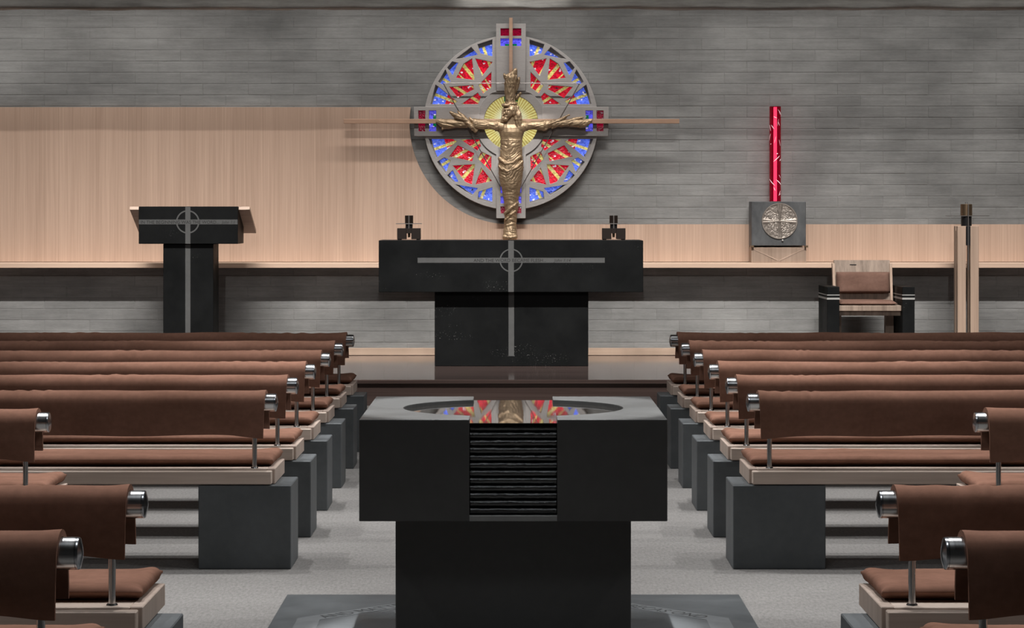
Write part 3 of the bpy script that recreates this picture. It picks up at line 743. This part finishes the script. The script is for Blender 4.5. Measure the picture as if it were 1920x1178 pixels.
for v in grid[0][1:]: bm.verts.remove(v)
c0_ = grid[0][0]
for j in range(na): bm.faces.new((c0_, grid[1][j], grid[1][(j+1) % na]))
med = part('relief_medallion', bm, 'medallion_metal', box_part, True)
bm = B(); bmesh.ops.create_uvsphere(bm, u_segments=10, v_segments=8, radius=0.009, matrix=Matrix.Translation((tx(1467), YT-0.009, tz(451)))); part('knob', bm, 'band_metal', box_part, True)

yl = 20.84; slp = yl/4600
lcx = (1453.5-960)*slp; lz0 = tz(378)+0.0005; lz1 = CAMZ+201*slp
lamp = thing('sanctuary_lamp', (lcx, yl, lz0), 'tall glowing red glass tube lamp standing on the tabernacle', 'lamp')
Rt = 10.6*slp
bm = B(); rod(bm, (lcx, yl, lz0), (lcx, yl, lz1), Rt, 40); part('glass_tube', bm, 'red_tube_glass', lamp, True)
bm = B(); rod(bm, (lcx, yl, lz0+0.004), (lcx, yl, lz1-0.004), Rt*0.30, 16); part('glowing_core', bm, 'lamp_core', lamp, True)
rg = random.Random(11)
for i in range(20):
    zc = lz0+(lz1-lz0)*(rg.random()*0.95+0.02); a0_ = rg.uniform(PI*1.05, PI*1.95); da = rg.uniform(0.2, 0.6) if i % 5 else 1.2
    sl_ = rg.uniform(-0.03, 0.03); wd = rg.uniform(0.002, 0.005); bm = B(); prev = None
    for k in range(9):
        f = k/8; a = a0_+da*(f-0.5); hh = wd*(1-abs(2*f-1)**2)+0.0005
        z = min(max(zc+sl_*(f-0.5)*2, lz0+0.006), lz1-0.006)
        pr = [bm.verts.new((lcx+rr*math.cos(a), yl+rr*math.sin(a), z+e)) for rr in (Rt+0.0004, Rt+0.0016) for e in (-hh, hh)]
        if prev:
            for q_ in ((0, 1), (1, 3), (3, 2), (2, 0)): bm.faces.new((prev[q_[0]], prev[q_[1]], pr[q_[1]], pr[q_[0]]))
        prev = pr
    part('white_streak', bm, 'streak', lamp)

# ================================================================ presider's armchair
YA = 20.0; sc_ = YA/4600
hx = lambda x, s_=sc_: (x-960)*s_
hz = lambda y, s_=sc_: CAMZ-(y-401)*s_
ch = thing('armchair', (2.93, 20.3, PLAT), 'wooden armchair with black stone arms and brown cushions, on the platform', 'armchair')
for i, (x0, x1) in enumerate(((1551, 1574), (1692, 1715))):
    arm = part('stone_arm', box(B(), hx(x0), hx(x1), YA, YA+0.56, PLAT, hz(538), 0.003), 'slate', ch)
    for y0, y1 in ((554.2, 552.6), (562, 558.4)):
        part('metal_band', box(B(), hx(x0)-0.0015, hx(x1)+0.0015, YA-0.0015, YA+0.5615, hz(y0), hz(y1)), 'band_metal', arm)
xa, xb = hx(1574)+0.001, hx(1692)-0.001
part('seat_board', box(B(), xa, xb, YA+0.05, YA+0.50, hz(584), hz(573.5), 0.003), 'chair_wood', ch)
part('seat_rail', box(B(), xa, xb, YA+0.09, YA+0.13, hz(593), hz(584)-0.0005), 'chair_wood', ch)
for x0 in (hx(1574)+0.002, hx(1692)-0.075):
    part('back_leg', box(B(), x0, x0+0.07, YA+0.42, YA+0.49, PLAT, hz(584)-0.001, 0.002), 'chair_wood', ch)
sb = (YA+0.49)/4600
bm = B()
bx0, bx1 = (1560.5-960)*sb, (1671-960)*sb
zA, zB = hz(573)+0.002, CAMZ-(488-401)*sb
box(bm, bx0+0.012, bx1-0.012, -0.016, 0.016, 0, 1, 0.002)
for v in bm.verts:
    f = v.co.z; v.co.z = zA+(zB-zA)*f; v.co.y += YA+0.44+0.06*f
back = part('back_panel', bm, 'chair_wood', ch)
for x0 in (bx0-0.002, bx1-0.018):
    bm = B(); box(bm, x0, x0+0.022, -0.030, 0.030, 0, 0.93, 0.002)
    for v in bm.verts:
        f = v.co.z; v.co.z = zA+(zB-zA)*f; v.co.y += YA+0.44+0.06*f
    part('back_stile', bm, 'stand_wood', ch)
part('hand_slot', box(B(), hx(1608.5), hx(1621), YA+0.474, YA+0.482, hz(499.5), hz(498)), 'engraved', back)
def pillow(name, x0, x1, y0, y1, z0, z1, mat, n=18, ax_='z', seed=0, soft=0.35):
    """padded cushion: grid swelling to its middle, flattened at the edges"""
    bm = B(); top = []; bot = []
    for i in range(n+1):
        ta, tb_ = [], []
        for j in range(n+1):
            u, v = i/n, j/n
            e = (max(0.0, 1-abs(2*u-1)**10)*max(0.0, 1-abs(2*v-1)**6))**soft
            if ax_ == 'z':
                p = (x0+(x1-x0)*u, y0+(y1-y0)*v); h = (z1-z0)
                w_ = 0.004*noise.noise(Vector((p[0]*5+seed, p[1]*9, 0)))
                ta.append(bm.verts.new((p[0], p[1], z0+h*0.35+h*0.65*e+w_*e))); tb_.append(bm.verts.new((p[0], p[1], z0+h*0.33*(1-e))))
            else:
                p = (x0+(x1-x0)*u, z0+(z1-z0)*v); h = (y1-y0)
                w_ = 0.004*noise.noise(Vector((p[0]*5+seed, p[1]*9, 0)))
                ta.append(bm.verts.new((p[0], y1-h*0.35-h*0.65*e+w_*e, p[1]))); tb_.append(bm.verts.new((p[0], y1-h*0.33*(1-e), p[1])))
        top.append(ta); bot.append(tb_)
    for i in range(n):
        for j in range(n):
            bm.faces.new((top[i][j], top[i+1][j], top[i+1][j+1], top[i][j+1])); bm.faces.new((bot[i][j], bot[i][j+1], bot[i+1][j+1], bot[i+1][j]))
    for i in range(n):
        for a_, b2_ in (((i, 0), (i+1, 0)), ((i+1, n), (i, n)), ((0, i+1), (0, i)), ((n, i), (n, i+1))):
            bm.faces.new((top[a_[0]][a_[1]], bot[a_[0]][a_[1]], bot[b2_[0]][b2_[1]], top[b2_[0]][b2_[1]]))
    return bm
bm = pillow('c', hx(1577), hx(1686), YA+0.06, YA+0.45, hz(573.5)+0.001, hz(564.5), 'suede')
single('seat_cushion', bm, 'chair_suede', (2.93, 20.25, hz(573.5)), 'thin brown cushion on the seat of the stone-armed chair', 'cushion', None, 2)
bm = pillow('c', (1565.8-960)*sb, (1666.2-960)*sb, 0, 0.075, hz(552.5), hz(512.5), 'suede', ax_='y', seed=4)
for v in bm.verts: v.co.y += YA+0.343+0.06*(v.co.z-zA)/(zB-zA)
single('back_cushion', bm, 'chair_suede', (2.93, 20.42, hz(552.5)), 'brown cushion hung against the back of the stone-armed chair', 'cushion', None, 2)

# ================================================================ tall candle stand
yk = 20.30; sk = yk/4600; kcx = (1811.8-960)*sk
ks = thing('candle_stand', (kcx, yk, PLAT), 'tall candle stand of four slim wooden posts with a dark metal cup, beside the armchair', 'candle stand')
kz = lambda y: CAMZ-(y-401)*sk
for sx_ in (-1, 1):
    for sy_ in (-1, 1):
        a, b = sorted((kcx+sx_*4.2*sk, kcx+sx_*19.8*sk)); ya, yb_ = sorted((yk+sy_*0.019, yk+sy_*0.085))
        part('post', box(B(), a, b, ya, yb_, PLAT, kz(424), 0.002), 'stand_wood', ks)
part('socket', box(B(), kcx-3.9*sk, kcx+3.9*sk, yk-0.088, yk+0.05, kz(460), kz(424.3), 0.001), 'black_metal', ks)
part('collar', rod(B(), (kcx, yk, kz(424)), (kcx, yk, kz(405.6)), 10*sk, 24), 'black_metal', ks, True)
bm = B(); lathe_z(bm, [(9.5*sk, kz(405.5)), (11*sk, kz(405.5)), (11*sk, kz(383.4)), (10.2*sk, kz(382.8)), (9.6*sk, kz(383.5)), (9.6*sk, kz(386))], kcx, yk, 28)
cup = part('candle_cup', bm, 'brass', ks, True)
part('candle', rod(B(), (kcx, yk, kz(388)), (kcx, yk, kz(384.5)), 8.8*sk, 20), 'candle_wax', cup)
for dx in (-1.6, 1.8): part('wick_pin', rod(B(), (kcx+dx*sk, yk, kz(385)), (kcx+dx*sk, yk, kz(379.3)), 0.5*sk, 6), 'rod_steel', cup)
part('cross_rod', box(B(), kcx-41*sk, kcx+41*sk, yk-0.055, yk-0.050, kz(405.5), kz(404.2)), 'rod_steel', ks)
part('cross_rod', box(B(), kcx-0.8*sk, kcx+0.8*sk, yk-0.094, yk-0.089, kz(506), kz(383)), 'rod_steel', ks)

# ================================================================ baptismal font
ff, fd = 7.63, 0.962; fcx = 0.004; fw = 0.4795; ft, fbz = 0.760, 0.443
SLAB = (8.12)
font = thing('baptismal_font', (fcx, ff+fd/2, 0.0), 'black stone baptismal font brimming with water in the centre aisle', 'font')
fcy = ff+fd/2; rb = 0.363; sw = 0.137
ang = math.acos(sw/rb); dyc = math.sqrt(rb*rb-sw*sw)
for sgn in (-1, 1):
    arcp = []
    for i in range(33):
        a = -math.atan2(dyc, sw)+2*math.atan2(dyc, sw)*i/32
        arcp.append((fcx+sgn*rb*math.cos(a), fcy+rb*math.sin(a)))
    pts = [(fcx+sgn*fw, ff), (fcx+sgn*sw, ff)]+arcp+[(fcx+sgn*sw, ff+fd), (fcx+sgn*fw, ff+fd)]
    bm = B(); prism_z(bm, pts, fbz, ft)
    bmesh.ops.recalc_face_normals(bm, faces=bm.faces)
    es = [e for e in bm.edges if e.calc_face_angle(0) > 0.8]
    bmesh.ops.bevel(bm, geom=es, offset=0.0022, segments=2, affect='EDGES', profile=0.5)
    part('bowl_side', bm, 'slate_font', font)
inner = [(fcx-sw, ff+0.034)]
for i in range(33):
    a = PI+math.atan2(dyc, sw)-2*math.atan2(dyc, sw)*i/32; inner.append((fcx+rb*math.cos(a), fcy+rb*math.sin(a)))
inner += [(fcx-sw, ff+fd-0.01), (fcx+sw, ff+fd-0.01)]
for i in range(33):
    a = math.atan2(dyc, sw)-2*math.atan2(dyc, sw)*i/32; inner.append((fcx+rb*math.cos(a), fcy+rb*math.sin(a)))
inner += [(fcx+sw, ff+0.034)]
bm = B(); prism_z(bm, inner, fbz, 0.66); part('basin_floor', bm, 'slate_font', font)
bm = B(); box(bm, fcx-sw, fcx+sw, ff+0.036, ff+0.06, 0.66, 0.7445); part('weir', bm, 'wet_stone', font)
bm = B(); box(bm, fcx-sw, fcx+sw, ff+fd-0.03, ff+fd-0.012, 0.66, 0.7445); part('weir', bm, 'wet_stone', font)
part('cascade_lip', box(B(), fcx-sw, fcx+sw, ff+0.0005, ff+0.034, fbz, fbz+0.017, 0.001), 'lit_font_lip', font)
wat = [(x, y) for x, y in inner]
wat = [(x, (ff+0.012 if y < ff+0.035 else y)) for x, y in wat]
bm = B(); prism_z(bm, wat, 0.7448, 0.7475); single('font_water', bm, 'water', (fcx, fcy, 0.7448), 'still mirror-like water filling the basin of the black font', 'water')
z_hi, z_lo = 0.7440, fbz+0.0175; NRB = 12; hgt = (z_hi-z_lo)/NRB
for k in range(NRB):
    zc = z_hi-hgt*(k+0.5); bm = B(); prev = None; nx_ = 90
    cols = []
    for i in range(nx_+1):
        x = -sw+2*sw*i/nx_; col_ = []
        for j in range(9):
            a = PI*j/8; pr = math.sin(a); zz = zc+hgt*0.5*math.cos(a)
            nz = noise.noise(Vector((x*38, k*3.1, j*0.35)))+0.6*noise.noise(Vector((x*110, k*5.7, j*0.6)))
            nz += 0.5*noise.noise(Vector((x*230, k*2.2, j*0.9)))
            col_.append(bm.verts.new((fcx+x*0.998, ff+0.034-0.016*pr-0.0016*nz*pr, zz)))
        cols.append(col_)
    for a_, b2_ in zip(cols, cols[1:]):
        for j in range(8): bm.faces.new((a_[j], b2_[j], b2_[j+1], a_[j+1]))
    bm.faces.new([c_ for c_ in cols[0]]); bm.faces.new([c_ for c_ in cols[-1]][::-1])
    part('cascade_rib', bm, 'wet_stone', font, 2)
pw = 0.3715
part('pedestal', box(B(), fcx-pw, fcx+pw, ff+0.108, ff+fd-0.108, 0.0135, fbz-0.0005, 0.003), 'slate_font', font)

# slate slab set in the carpet under the font, octagonal inlay with cut letters
sb_ = thing('font_slab', (fcx, fcy, 0.0), 'square slate floor slab with pale lettered octagon under the font', 'floor slab')
part('slab', box(B(), fcx-0.823, fcx+0.823, fcy-0.83, fcy+0.83, 0.0, 0.012, 0.001), 'slate_floor', sb_)
def octp(r): return [(fcx+r*math.cos(PI/8+i*PI/4), fcy+r*math.sin(PI/8+i*PI/4)) for i in range(8)]
oo, oi = octp(0.80), octp(0.715)
for i in range(8):
    j = (i+1) % 8
    bm = B(); prism_z(bm, [oo[i], oo[j], oi[j], oi[i]], 0.0118, 0.0126); part('inlaid_band', bm, 'slab_inlay', sb_)

def slab_letters(txt, i):
    a, b = Vector(oi[(i+1) % 8]), Vector(oi[i])         # read from left to right by someone facing the altar
    d = (b-a); ln = d.length; d.normalize(); up_ = Vector((-d.y, d.x)); m = 0.035
    bm = text_mesh(txt, ln-2*m, 0.052)
    for v in bm.verts:
        q_ = a+d*(m+v.co.x)+up_*(0.012+v.co.y); v.co = Vector((q_.x, q_.y, 0.0130))
    part('lettering', bm, 'engraved', sb_)
slab_letters('AND MATTEOD', 2); slab_letters('OD BECAS OND', 0)

# ================================================================ benches
L = 3.15
def bench_meshes(s):
    """s = -1 left of the aisle, +1 right; u runs outward from the aisle end"""
    M = {}
    def bx(u0, u1, y0, y1, z0, z1, bev=0.0):
        bm = B(); a, b = sorted((s*u0, s*u1)); return box(bm, a, b, y0, y1, z0, z1, bev)
    M['base'] = to_mesh('stone_base', bx(-0.067, 0.298, 0.004, 0.325, 0.0, 0.330, 0.003), 'slate_block')
    M['base2'] = to_mesh('stone_base', bx(2.65, 3.015, 0.004, 0.325, 0.0, 0.330, 0.003), 'slate_block')
    M['seat'] = to_mesh('seat_board', bx(0.034, L, 0.046, 0.452, 0.331, 0.390, 0.002), 'bench_wood')
    M['end'] = to_mesh('end_board', bx(0.0, 0.0335, 0.046, 0.452, 0.331, 0.391, 0.002), 'bench_end_wood')
    M['rail'] = to_mesh('back_rail', bx(0.010, L, 0.0, 0.0405, 0.334, 0.386, 0.003), 'bench_wood')
    for k, u in (('post', 0.085), ('post2', 2.2)):
        bm = B(); rod(bm, (s*u, 0.085, 0.391), (s*u, 0.085, 0.622), 0.0095, 16); M[k] = to_mesh('post', bm, 'steel', True)
    for k, u in (('col', 0.085), ('col2', 2.2)):
        bm = B(); rod(bm, (s*u, 0.085, 0.3905), (s*u, 0.085, 0.394), 0.015, 16, 0.0135); M[k] = to_mesh('collar', bm, 'steel', True)
    bm = B(); rod(bm, (s*0.006, 0.085, 0.650), (s*L, 0.085, 0.650), 0.036, 40); M['tube'] = to_mesh('back_tube', bm, 'steel', True)
    bm = B(); n = 40; rings = []
    for r, u in ((0.0355, 0.0055), (0.0360, 0.001), (0.0345, -0.0015), (0.02, -0.0055), (0.004, -0.0085)):
        rings.append([bm.verts.new((s*u, 0.085+r*math.cos(2*PI*i/n), 0.650+r*math.sin(2*PI*i/n))) for i in range(n)])
    for a, b in zip(rings, rings[1:]):
        for i in range(n): bm.faces.new((a[i], a[(i+1) % n], b[(i+1) % n], b[i]))
    bm.faces.new(rings[-1]); bm.faces.new(rings[0][::-1]); M['cap'] = to_mesh('end_cap', bm, 'steel_cap', True)
    return M
def cover_mesh(s, seed):
    """suede cover hung over the tube, open below"""
    bm = B(); u0, u1 = 0.048, L-0.04; n = 150; R0 = 0.0375; T = 0.011; zc = 0.650; yc = 0.085
    stations = []
    rgs = random.Random(seed)
    wr = [(rgs.uniform(0.15, 2.9), rgs.uniform(0.05, 0.2), rgs.uniform(0.5, 1.0), rgs.uniform(-0.5, 0.5)) for _ in range(7)]
    for i in range(n+1):
        f = i/n; u = u0+(u1-u0)*(f**1.25)
        corner = math.exp(-((u-u0)/0.10)**2)
        zb_ = 0.522-0.013*corner+0.007*noise.noise(Vector((u*3, seed, 0)))
        zf_ = 0.548-0.004*corner+0.007*noise.noise(Vector((u*3, seed, 5)))
        pr = []
        NB = 7
        for k in range(NB): pr.append((-1.0, zb_+(zc-zb_)*k/NB, 'b', 1-k/NB))
        for k in range(11): pr.append((PI-PI*k/10, None, 't', 0))
        for k in range(NB): pr.append((1.0, zc+(zf_-zc)*(k+1)/NB, 'f', (k+1)/NB))
        sag = 0.004*noise.noise(Vector((u*2.2, seed, 9)))
        outer, inner_ = [], []
        for a, z, ty, hang in pr:
            wv = 0.0
            for (wu, ww, wa, wsl) in wr:
                d_ = (u-wu-wsl*0.10*(hang if ty == 'b' else 0))/ww
                if abs(d_) < 1: wv += wa*0.0030*math.cos(d_*12)*(1-d_*d_)*(1-0.6*hang)
            lump = 0.0035*noise.noise(Vector((u*5, seed+3.3, hang*1.5)))
            if ty == 't':
                for lst, rr in ((outer, R0+T), (inner_, R0)):
                    r_ = rr+(wv+lump+0.003*math.exp(-((u-u0)/0.03)**2) if rr > R0 else 0)
                    lst.append((u, yc+r_*math.cos(a), zc+sag*(1 if rr > R0 else 0)+r_*math.sin(a)))
            else:
                swing = 0.010*hang*noise.noise(Vector((u*2.4, seed, 2 if ty == 'b' else 7)))+0.006*corner*hang
                bulge = 0.003*math.sin(PI*hang)-0.019*hang**1.3
                for lst, rr in ((outer, R0+T+wv+lump+bulge), (inner_, R0+min(bulge, 0))):
                    lst.append((u, yc+a*(rr+swing), z))
        fe = 0.020*math.exp(-((u-u0)/0.08)**2)            # the front edge reaches a little further to the aisle
        m_ = len(outer)-1
        outer = [(p[0]-fe*k_/m_, p[1], p[2]) for k_, p in enumerate(outer)]; inner_ = [(p[0]-fe*k_/m_, p[1], p[2]) for k_, p in enumerate(inner_)]
        stations.append((outer, inner_))
    V = [[bm.verts.new((s*p[0], p[1], p[2])) for p in o_+i_[::-1]] for o_, i_ in stations]
    m = len(V[0])
    for a, b in zip(V, V[1:]):
        for i in range(m): bm.faces.new((a[i], a[(i+1) % m], b[(i+1) % m], b[i]))
    for Vx in (V[0], V[-1]):
        h = m//2
        for i in range(h-1): bm.faces.new((Vx[i], Vx[i+1], Vx[m-2-i], Vx[m-1-i]))
    # rolled hem at the aisle end and along the bottom of the back
    return to_mesh('backrest_cover', bm, 'suede', True)
def cushion_mesh(s, seed):
    bm = B(); u0, u1 = 0.016, L-0.02; y0, y1 = 0.128, 0.462; z0 = 0.3915; nu, nv = 90, 16
    top, bot = [], []
    for i in range(nu+1):
        f = i/nu; u = u0+(u1-u0)*(f**1.6); a_, b_ = [], []
        for j in range(nv+1):
            v = j/nv
            du = min((u-u0)/0.030, 1.0); dv = min(v*(y1-y0)/0.020, (1-v)*(y1-y0)/0.020, 1.0)
            e = max(0.0, 1-(1-du)**2)**0.5*max(0.0, 1-(1-dv)**2)**0.5
            ripple = 0.006*noise.noise(Vector((u*4+seed, v*3, 1)))+0.003*noise.noise(Vector((u*14+seed, v*6, 3)))
            lift = 0.010*math.exp(-((u-u0)/0.05)**2)*(v**3)+0.004*noise.noise(Vector((u*3.0, v*2, seed)))*(1-e)
            lift = max(0.0, lift+0.002)
            y = y0+(y1-y0)*v+0.006*noise.noise(Vector((u*2.5, seed, 4+3*(v > 0.5))))*(1 if (v < 0.1 or v > 0.9) else 0.5)
            x = u-(0.010*(v**6)+0.004*noise.noise(Vector((v*8, seed, 2))))*math.exp(-((u-u0)/0.05)**2)
            base = 0.013*(1-e)
            gap = 0.021*max(0.0, 1-v/0.12) if v < 0.12 else 0.0
            a_.append(bm.verts.new((s*x, y, z0+max(base+lift, gap)+0.006+0.031*e*(1 if v > 0.1 else 0.75)+ripple*e*0.7))); b_.append(bm.verts.new((s*x, y, z0+max(base+lift*(1-e), gap))))
        top.append(a_); bot.append(b_)
    for i in range(nu):
        for j in range(nv):
            bm.faces.new((top[i][j], top[i+1][j], top[i+1][j+1], top[i][j+1])); bm.faces.new((bot[i][j], bot[i][j+1], bot[i+1][j+1], bot[i+1][j]))
    for i in range(nu):
        bm.faces.new((top[i][0], bot[i][0], bot[i+1][0], top[i+1][0])); bm.faces.new((top[i+1][nv], bot[i+1][nv], bot[i][nv], top[i][nv]))
    for j in range(nv):
        bm.faces.new((top[0][j+1], bot[0][j+1], bot[0][j], top[0][j])); bm.faces.new((top[nu][j], bot[nu][j], bot[nu][j+1], top[nu][j+1]))
    return to_mesh('seat_cushion', bm, 'suede', 2)
post_y = [14.49, 13.54, 12.59, 11.64, 10.69, 9.74, 8.82, 6.33, 5.416]
end_x = [0.937]*6+[1.664, 0.947, 0.955]
ordn = ['front bench of the block, nearest the platform', 'second bench back from the platform', 'third bench back from the platform', 'fourth bench back from the platform', 'fifth bench back from the platform', 'sixth bench back from the platform, whose stone end block shows whole', 'set-back bench level with the font', 'second nearest bench to the viewer, showing its end corner', 'nearest bench to the viewer, cut by the picture edge']
ords = ['the front bench by the platform', 'the second bench from the platform', 'the third bench from the platform', 'the fourth bench from the platform', 'the fifth bench from the platform', 'the sixth bench from the platform', 'the set-back bench level with the font', 'the second nearest bench', 'the bench nearest the viewer']
for s, side in ((-1, 'left'), (1, 'right')):
    M = bench_meshes(s)
    for r in range(9):
        loc = (s*end_x[r], post_y[r]-0.085, 0.0)
        t_ = thing('church_bench', loc, '%s, %s of the aisle' % (ordn[r], side), 'bench', 'benches %s of the aisle' % side)
        for nm, k in (('stone_base', 'base'), ('stone_base', 'base2'), ('seat_board', 'seat'), ('end_board', 'end'), ('back_rail', 'rail')):
            link(nm, M[k], t_)
        for a, b in (('post', 'col'), ('post2', 'col2')):
            po = link('post', M[a], t_); link('collar', M[b], po)
        tu = link('back_tube', M['tube'], t_); link('end_cap', M['cap'], tu)
        cv = link('backrest_cover', cover_mesh(s, r*7.3+s*1.7), None, loc)
        tag(cv, 'brown cover over the tube of %s, %s side' % (ords[r], side), 'bench cover', 'bench back covers')
        cu = link('seat_cushion', cushion_mesh(s, r*5.1+s*2.3), None, loc)
        tag(cu, 'brown cushion on the seat of %s, %s side' % (ords[r], side), 'cushion', 'bench seat cushions')
